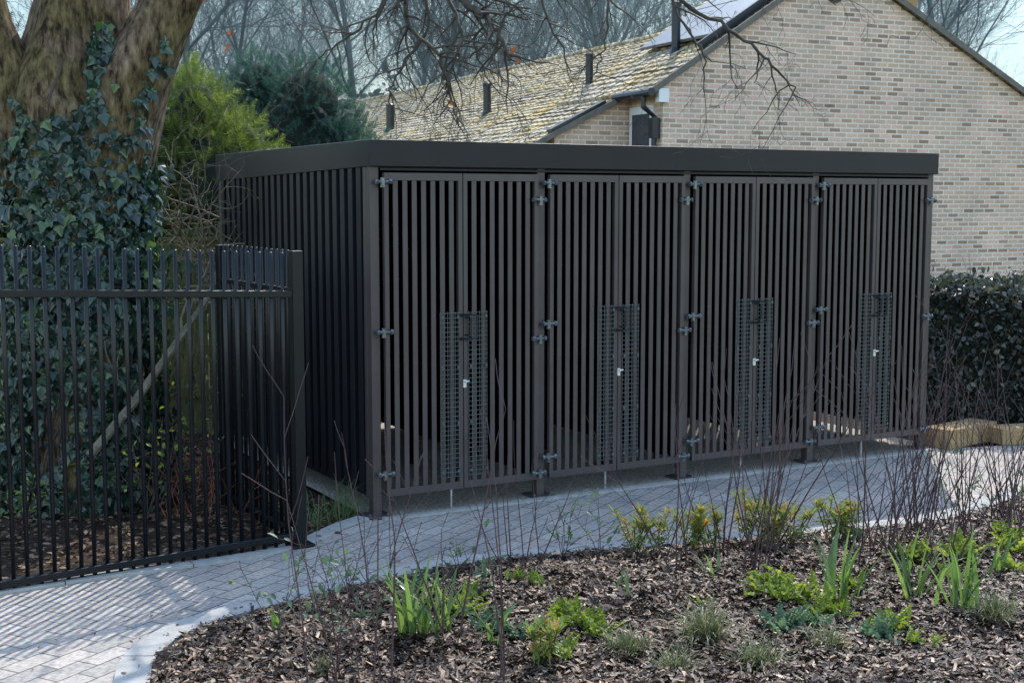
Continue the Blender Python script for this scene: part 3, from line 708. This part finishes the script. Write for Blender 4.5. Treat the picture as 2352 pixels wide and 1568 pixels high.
# ------------------------------------------------------------------ hedge
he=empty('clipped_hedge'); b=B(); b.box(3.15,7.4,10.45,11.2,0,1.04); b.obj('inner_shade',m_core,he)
n=17000; P=np.empty((n,3)); k=NR.random(n)
P[:,0]=NR.uniform(3.0,7.5,n); P[:,1]=np.where(k<.7,10.40-np.abs(NR.normal(0,.05,n)),NR.uniform(10.3,11.2,n)); P[:,2]=np.where(k<.7,NR.uniform(0.02,1.1,n),1.06+np.abs(NR.normal(0,.05,n)))
lf=NR.random(n)<.08; P[lf,0]=3.1+NR.normal(0,.05,lf.sum()); P[lf,1]=NR.uniform(10.4,11.2,lf.sum())
P[:,1]+= .07*np.sin(P[:,0]*5+P[:,2]*4)
V,F=scatter([(0,0,0),(.3,.35,.06),(.22,.75,.03),(0,1,-.05),(-.22,.75,.03),(-.3,.35,.06)],[(0,1,2,3,4,5)],P,rnd3(n)+np.array([0,-.3,.4]),rnd3(n)+np.array([0,-.8,.5]),NR.uniform(.035,.065,n))
b=B(); b.add(V,F); b.obj('leaves',m_hedge,he)
out=[]
for _ in range(70): wander(Vector((R.uniform(3.1,6),R.uniform(10.4,11),1.02)),Vector((R.gauss(0,.3),R.gauss(0,.2),1)),R.uniform(.12,.35),.003,0,out,0,4,(0,),.12,.02)
b=B()
for p,r in out:b.tube(p,r,3,cap=False)
b.obj('shoots',m_twig,he)
b=B()
for x in (4.02,4.5,5.0):
    b.box(x-.02,x+.02,10.2,10.24,0,1.15)
b.box(3.9,7,10.21,10.23,1.0,1.03); b.obj('wire_fence',m_black)

e=empty('timber_sleepers')
b=B()
def beam(c,ang,L_,w_,h_,z):
    d_=Vector((math.cos(ang),math.sin(ang),0)); n_=Vector((-d_.y,d_.x,0)); b.obox((c[0],c[1],z+h_/2),d_*L_/2,n_*w_/2,(0,0,h_/2))
beam((3.28,9.62),math.radians(40),.62,.22,.14,.002); beam((3.95,9.72),math.radians(16),.9,.2,.12,.003); beam((4.7,10.0),math.radians(25),1.0,.2,.12,.002)
b.obj('beams',m_timber,e,bevel=.006)

# ------------------------------------------------------------------ planting
def strap(b,p,az_,L_,wd,lean,seg=7,th0=None):
    h=Vector((math.cos(az_),math.sin(az_),0)); s_=Vector((-h.y,h.x,0)); q_=Vector(p); th=R.uniform(.03,.2) if th0 is None else th0
    v=len(b.v)
    for i in range(seg+1):
        t=i/seg; wv=wd*(1-t**3)*.5+.0006
        b.v+= [tuple(q_-s_*wv+h*wv*.3),tuple(q_-h*wv*.1),tuple(q_+s_*wv+h*wv*.3)]
        a=th+lean*t*t; q_=q_+(h*math.sin(a)+Vector((0,0,math.cos(a))))*(L_/seg)
    for i in range(seg):
        a=v+i*3; b.f+=[(a,a+1,a+4,a+3),(a+1,a+2,a+5,a+4)]; b.m+=[0,0]
def daff(x,y,n,L_,nm='daffodil_plant'):
    b=B(); z=bhc(x,y)
    for _ in range(n): strap(b,(x+R.gauss(0,.03),y+R.gauss(0,.03),z-.01),R.random()*6.28,L_*R.uniform(.6,1.15),R.uniform(.015,.023),R.uniform(.3,1.9)*R.random()**.6,9,R.uniform(.05,.6))
    b.obj(nm,m_green,smooth=True)
for a in ((-.37,5.05,26,.36),(-.28,5.12,10,.30),(1.40,5.52,16,.35),(1.74,5.63,13,.30),(1.86,5.43,15,.36),(-.05,4.95,7,.22),(.45,5.6,4,.14),(-.9,5.15,4,.14),(2.2,5.95,6,.2),(.9,5.9,4,.15)): daff(*a)
def tuft(x,y,n,L_,mat=None,nm='grass_tuft',z=None,sp=.03):
    b=B(); z=bhc(x,y) if z is None else z
    for _ in range(n): strap(b,(x+R.gauss(0,sp),y+R.gauss(0,sp),z-.005),R.random()*6.28,L_*R.uniform(.5,1.2),R.uniform(.0018,.0035),R.uniform(.5,2.0),5,R.uniform(.1,1.1))
    b.obj(nm,mat or m_grass,smooth=True)
for a in ((.747,5.0,320,.17),(.436,4.9,240,.12),(.907,4.76,220,.13),(1.95,5.26,240,.14),(.60,4.72,180,.11),(1.2,4.92,120,.11),(2.6,5.9,160,.14),(-.7,4.7,50,.12)): tuft(*a)
tuft(-.95,7.38,90,.24,m_green,'grass_tuft',0,.06); tuft(-1.06,7.15,40,.18,m_green,'grass_tuft',0,.05)
LF=[(0,0,0),(.16,.22,.05),(.24,.5,.06),(.18,.8,.02),(0,1,-.08),(-.18,.8,.02),(-.24,.5,.06),(-.16,.22,.05),(0,.5,-.01)]
LFF=[(0,1,2,8),(8,2,3,4),(8,4,5,6),(0,8,6,7)]
CL=[(0,0,0)]
for k in range(1,9):
    t=k/9; wv=.17*math.sin(math.pi*min(1,t*1.05)**.8)*(1.25 if k%2 else .72)
    CL+= [(-wv,t,.05+.05*(-1)**k-.35*t*t*.4),(0,t,-.02-.35*t*t*.4),(wv,t,.05-.05*(-1)**k-.35*t*t*.4)]
CL.append((0,1,-.16)); CLF=[(0,2,1),(0,3,2)]
for k in range(7):
    a=1+3*k; CLF+=[(a,a+1,a+4,a+3),(a+1,a+2,a+5,a+4)]
CLF+=[(22,23,25),(23,24,25)]
def rosette(x,y,n,L_,mat,nm,up=.5):
    b=B(); z=bhc(x,y); P=np.tile(np.array([x,y,z]),(n,1))+NR.normal(0,L_*.35,(n,3))*np.array([1,1,.1]); a=NR.random(n)*6.283; e_=NR.uniform(.2,1.35,n)
    D=np.stack([np.cos(a)*np.cos(e_),np.sin(a)*np.cos(e_),np.sin(e_)],1); N=np.stack([-np.cos(a)*.6,-np.sin(a)*.6,np.ones(n)],1)+NR.normal(0,.3,(n,3))
    P[:,2]+=.012; V,F=scatter(CL,CLF,P,D,N,NR.uniform(.4,1.15,n)*L_); b.add(V,F); b.obj(nm,mat,smooth=False)
for x,y,n,L_,m_ in ((.235,5.21,50,.12,0),(.34,5.1,34,.10,0),(1.156,5.607,60,.13,0),(1.20,5.50,38,.10,0),(1.30,5.37,44,.10,0),(.17,4.80,30,.10,0),(1.08,5.1,38,.10,1),(1.18,5.15,30,.095,1),(1.45,5.08,38,.10,1),(1.52,5.2,30,.10,0),(2.13,6.22,46,.11,0),(2.46,6.38,56,.13,0),(2.3,6.0,28,.09,0),(-.08,5.15,20,.11,1),(1.92,6.22,32,.09,0),(-.45,5.82,16,.09,1),(-.33,5.76,12,.08,1),(.0,5.85,16,.07,0),(1.5,5.75,22,.085,0),(-.15,5.55,16,.08,0),(.12,5.75,14,.07,0),(2.0,5.9,24,.09,0),(-.62,5.3,12,.08,1),(1.75,6.6,14,.08,1),(2.55,6.7,24,.09,0),(-.2,5.35,24,.10,0),(.05,5.05,14,.085,1),(.8,5.45,10,.06,0),(1.6,4.95,16,.08,0),(2.3,5.6,16,.08,1)):
    rosette(x,y,n,L_,(m_lime,m_blueg)[m_],('primrose_plant','foxglove_plant')[m_])
def spurge(x,y,ns,h):
    b=B(); z=bhc(x,y); P=[];D=[];N=[];Sz=[]
    bs=B()
    for _ in range(ns):
        a=R.random()*6.28; tp_=Vector((x,y,z))+Vector((math.cos(a)*R.uniform(.02,.11),math.sin(a)*R.uniform(.02,.11),h*R.uniform(.6,1.1))); p0=Vector((x+R.gauss(0,.025),y+R.gauss(0,.025),z))
        bs.tube([p0,p0.lerp(tp_,.5)+Vector((0,0,-.01)),tp_],.0028,5)
        for k in range(32):
            t=R.random()**.6; c=p0.lerp(tp_,.35+.65*t); a2=R.random()*6.28; upk=.1+t*.9 if t>.6 else -.3
            P.append(tuple(c)); D.append((math.cos(a2),math.sin(a2),upk)); N.append((-math.cos(a2)*.5,-math.sin(a2)*.5,1)); Sz.append(R.uniform(.03,.062))
    T=[(0,0,0),(.11,.4,.02),(.09,.8,0),(0,1,-.04),(-.09,.8,0),(-.11,.4,.02)]
    V,F=scatter(T,[(0,1,2,3,4,5)],P,D,N,Sz); b.add(V,F); b.add(bs.v,bs.f,1); b.obj('spurge_plant',[m_euph,m_grass])
for x,y,ns,h in ((.60,6.38,8,.22),(.70,6.34,7,.2),(.88,6.40,10,.22),(1.0,6.44,8,.2),(1.19,6.60,9,.24),(1.28,6.48,12,.22),(1.40,6.54,8,.2),(1.62,6.60,11,.21),(1.72,6.62,8,.18),(.14,4.74,9,.17),(2.9,7.2,6,.2)): spurge(x,y,ns,h)
def dogwood(x,y,ns,h,spread=.2,mat=None,nm='dogwood_shrub',r=.0042):
    b=B(); out=[]; z=bhc(x,y)
    for _ in range(ns):
        wander(Vector((x+R.gauss(0,.04),y+R.gauss(0,.04),z-.01)),Vector((R.gauss(0,spread),R.gauss(0,spread),1)),h*R.uniform(.5,1.1),r*R.uniform(.7,1.2),0,out,1,7,(0 if R.random()<.5 else 1,0),.055,.03,.25,None,.45)
    for p,r_ in out: b.tube(p,r_,5,cap=False)
    b.obj(nm,mat or m_dog,smooth=True)
for a in ((.752,6.0,5,.95),(1.144,6.0,9,1.08),(1.30,6.55,9,1.05),(1.0,6.35,5,.85),(1.80,6.3,13,1.05),(2.15,6.9,15,1.05),(2.27,6.6,12,.95),(2.69,7.1,15,.95),(2.5,6.5,9,.8),(2.0,6.1,7,.85),(1.62,6.2,5,.95),(.1,6.1,3,.7),(-.02,6.05,4,.75),(-.67,4.55,4,1.05,.10),(-.47,4.5,4,1.05,.10),(-.05,4.6,3,.95,.1),(-.25,5.0,3,.9,.1),(-.55,5.5,3,.7)): dogwood(*a)
def sprig(x,y,h,n,mt=None,z=None,nm='shrub_sapling'):
    b=B(); out=[];tips=[]; z=bhc(x,y) if z is None else z
    for _ in range(n): wander(Vector((x,y,z)),Vector((R.gauss(0,.35),R.gauss(0,.35),1)),h*R.uniform(.6,1.1),.003,0,out,1,5,(1,0),.12,.02,.4,tips)
    for p,r_ in out:b.tube(p,r_,4,cap=False,m=1)
    P=[];D=[]
    for p,r_ in out:
        for i in range(2,len(p)):
            if R.random()<.55: P.append(tuple(p[i])); dd=(p[i]-p[i-1]).normalized()+Vector((R.gauss(0,.7),R.gauss(0,.7),R.gauss(0,.5))); D.append(tuple(dd))
    n_=len(P)
    if n_: V,F=scatter(LF,LFF,np.array(P),np.array(D),rnd3(n_)+np.array([0,0,1.5]),NR.uniform(.025,.05,n_)); b.add(V,F,0)
    b.obj(nm,[mt or m_blueg,m_dog])
for a in ((-.80,5.35,.33,4),(-.9,5.0,.35,3),(-.25,6.05,.25,3),(.25,6.35,.3,4),(.42,6.3,.33,3),(-.68,5.55,.28,3),(2.35,7.05,.4,5),(2.75,7.35,.35,4),(-.62,4.9,.35,3),(-.15,5.6,.2,3)): sprig(*a)
for a in ((-2.05,7.35,.7,8),(-1.85,7.5,.55,7),(-2.2,8.6,1.5,9),(-1.95,8.9,1.3,7),(-2.6,6.9,.4,6)): sprig(a[0],a[1],a[2],a[3],m_lime,0,'green_shrub')

# ------------------------------------------------------------------ distant woodland
wd=empty('woodland')
protos=[]
for v in range(5):
    out=[]
    h=R.uniform(13,17)
    def tree(p,d_,L_,r,lev):
        seg=(8,5,4,3)[lev]; pts=[p.copy()];rs=[r];q_=p.copy();dd=d_.normalized()
        for i in range(seg):
            dd=(dd+Vector((R.gauss(0,.09),R.gauss(0,.09),.05+R.gauss(0,.07)))).normalized(); q_=q_+dd*(L_/seg); pts.append(q_.copy()); rs.append(r*(1-.8*(i+1)/seg))
            if lev<3 and (lev>0 or i>=2):
                for _ in range((4,2,1)[lev]):
                    ax=dd.orthogonal(); ax.rotate(Quaternion(dd,R.random()*6.28)); tree(q_,dd*.8+ax*R.uniform(.45,.9)+Vector((0,0,.25)),L_*R.uniform(.28,.45)*(1.25 if lev else 1),max(rs[-1]*.45,.012),lev+1)
        out.append((pts,rs))
    tree(Vector((0,0,0)),Vector((R.gauss(0,.05),0,1)),h,.17,0)
    b=B()
    for p,r in out: b.tube(p,[max(x_,.009) for x_ in r],5 if r[0]>.08 else 3,cap=False)
    o=b.obj('bare_tree_%d'%v,m_far,wd); o.location=(-12+8*v,60+R.uniform(-4,4),-1); protos.append(o)
k=0
for row,(yy,n_,spd) in enumerate(((52,9,36),(62,12,42),(74,14,50),(88,16,60))):
    for i in range(n_):
        o=bpy.data.objects.new('tree_%d'%k,protos[R.randrange(5)].data); col.objects.link(o); o.parent=wd; k+=1
        o.location=(-spd*.5+spd*(i+R.random())/n_,yy+R.uniform(-4,4),-1); o.rotation_euler[2]=R.random()*6.28; s_=R.uniform(.8,1.25); o.scale=(s_,s_,s_*R.uniform(.9,1.1))
P=[];n=7000
for c in range(36):
    cx=R.uniform(-30,34); cy=R.uniform(56,85); cz=R.uniform(1,5.0); rx=R.uniform(1.0,2.4); u=rnd3(n//36); P.append(np.array([cx,cy,cz])+u*np.array([rx,rx,rx*R.uniform(1,2.0)])*NR.uniform(.3,1,(len(u),1)))
P=np.concatenate(P); n=len(P); V,F=scatter(LT,[(0,1,2,3,4,5)],P,rnd3(n),rnd3(n),NR.uniform(.25,.6,n)); b=B(); b.add(V,F); b.obj('ivy_masses',m_far2,wd)
# sunlit morning haze hanging in the wood: a real scattering volume
b=B(); b.box(-90,90,47,115,-2,24)
hm=bpy.data.materials.new('morning_haze'); hm.use_nodes=True; nd=hm.node_tree.nodes
nd.remove(nd['Principled BSDF']); vs_=nd.new('ShaderNodeVolumePrincipled'); vs_.inputs['Density'].default_value=.030; vs_.inputs['Anisotropy'].default_value=.6
vs_.inputs['Color'].default_value=(.70,.93,.98,1); vs_.inputs['Absorption Color'].default_value=(0,0,0,1)
hm.node_tree.links.new(vs_.outputs[0],nd['Material Output'].inputs['Volume']); b.obj('morning_haze',hm)
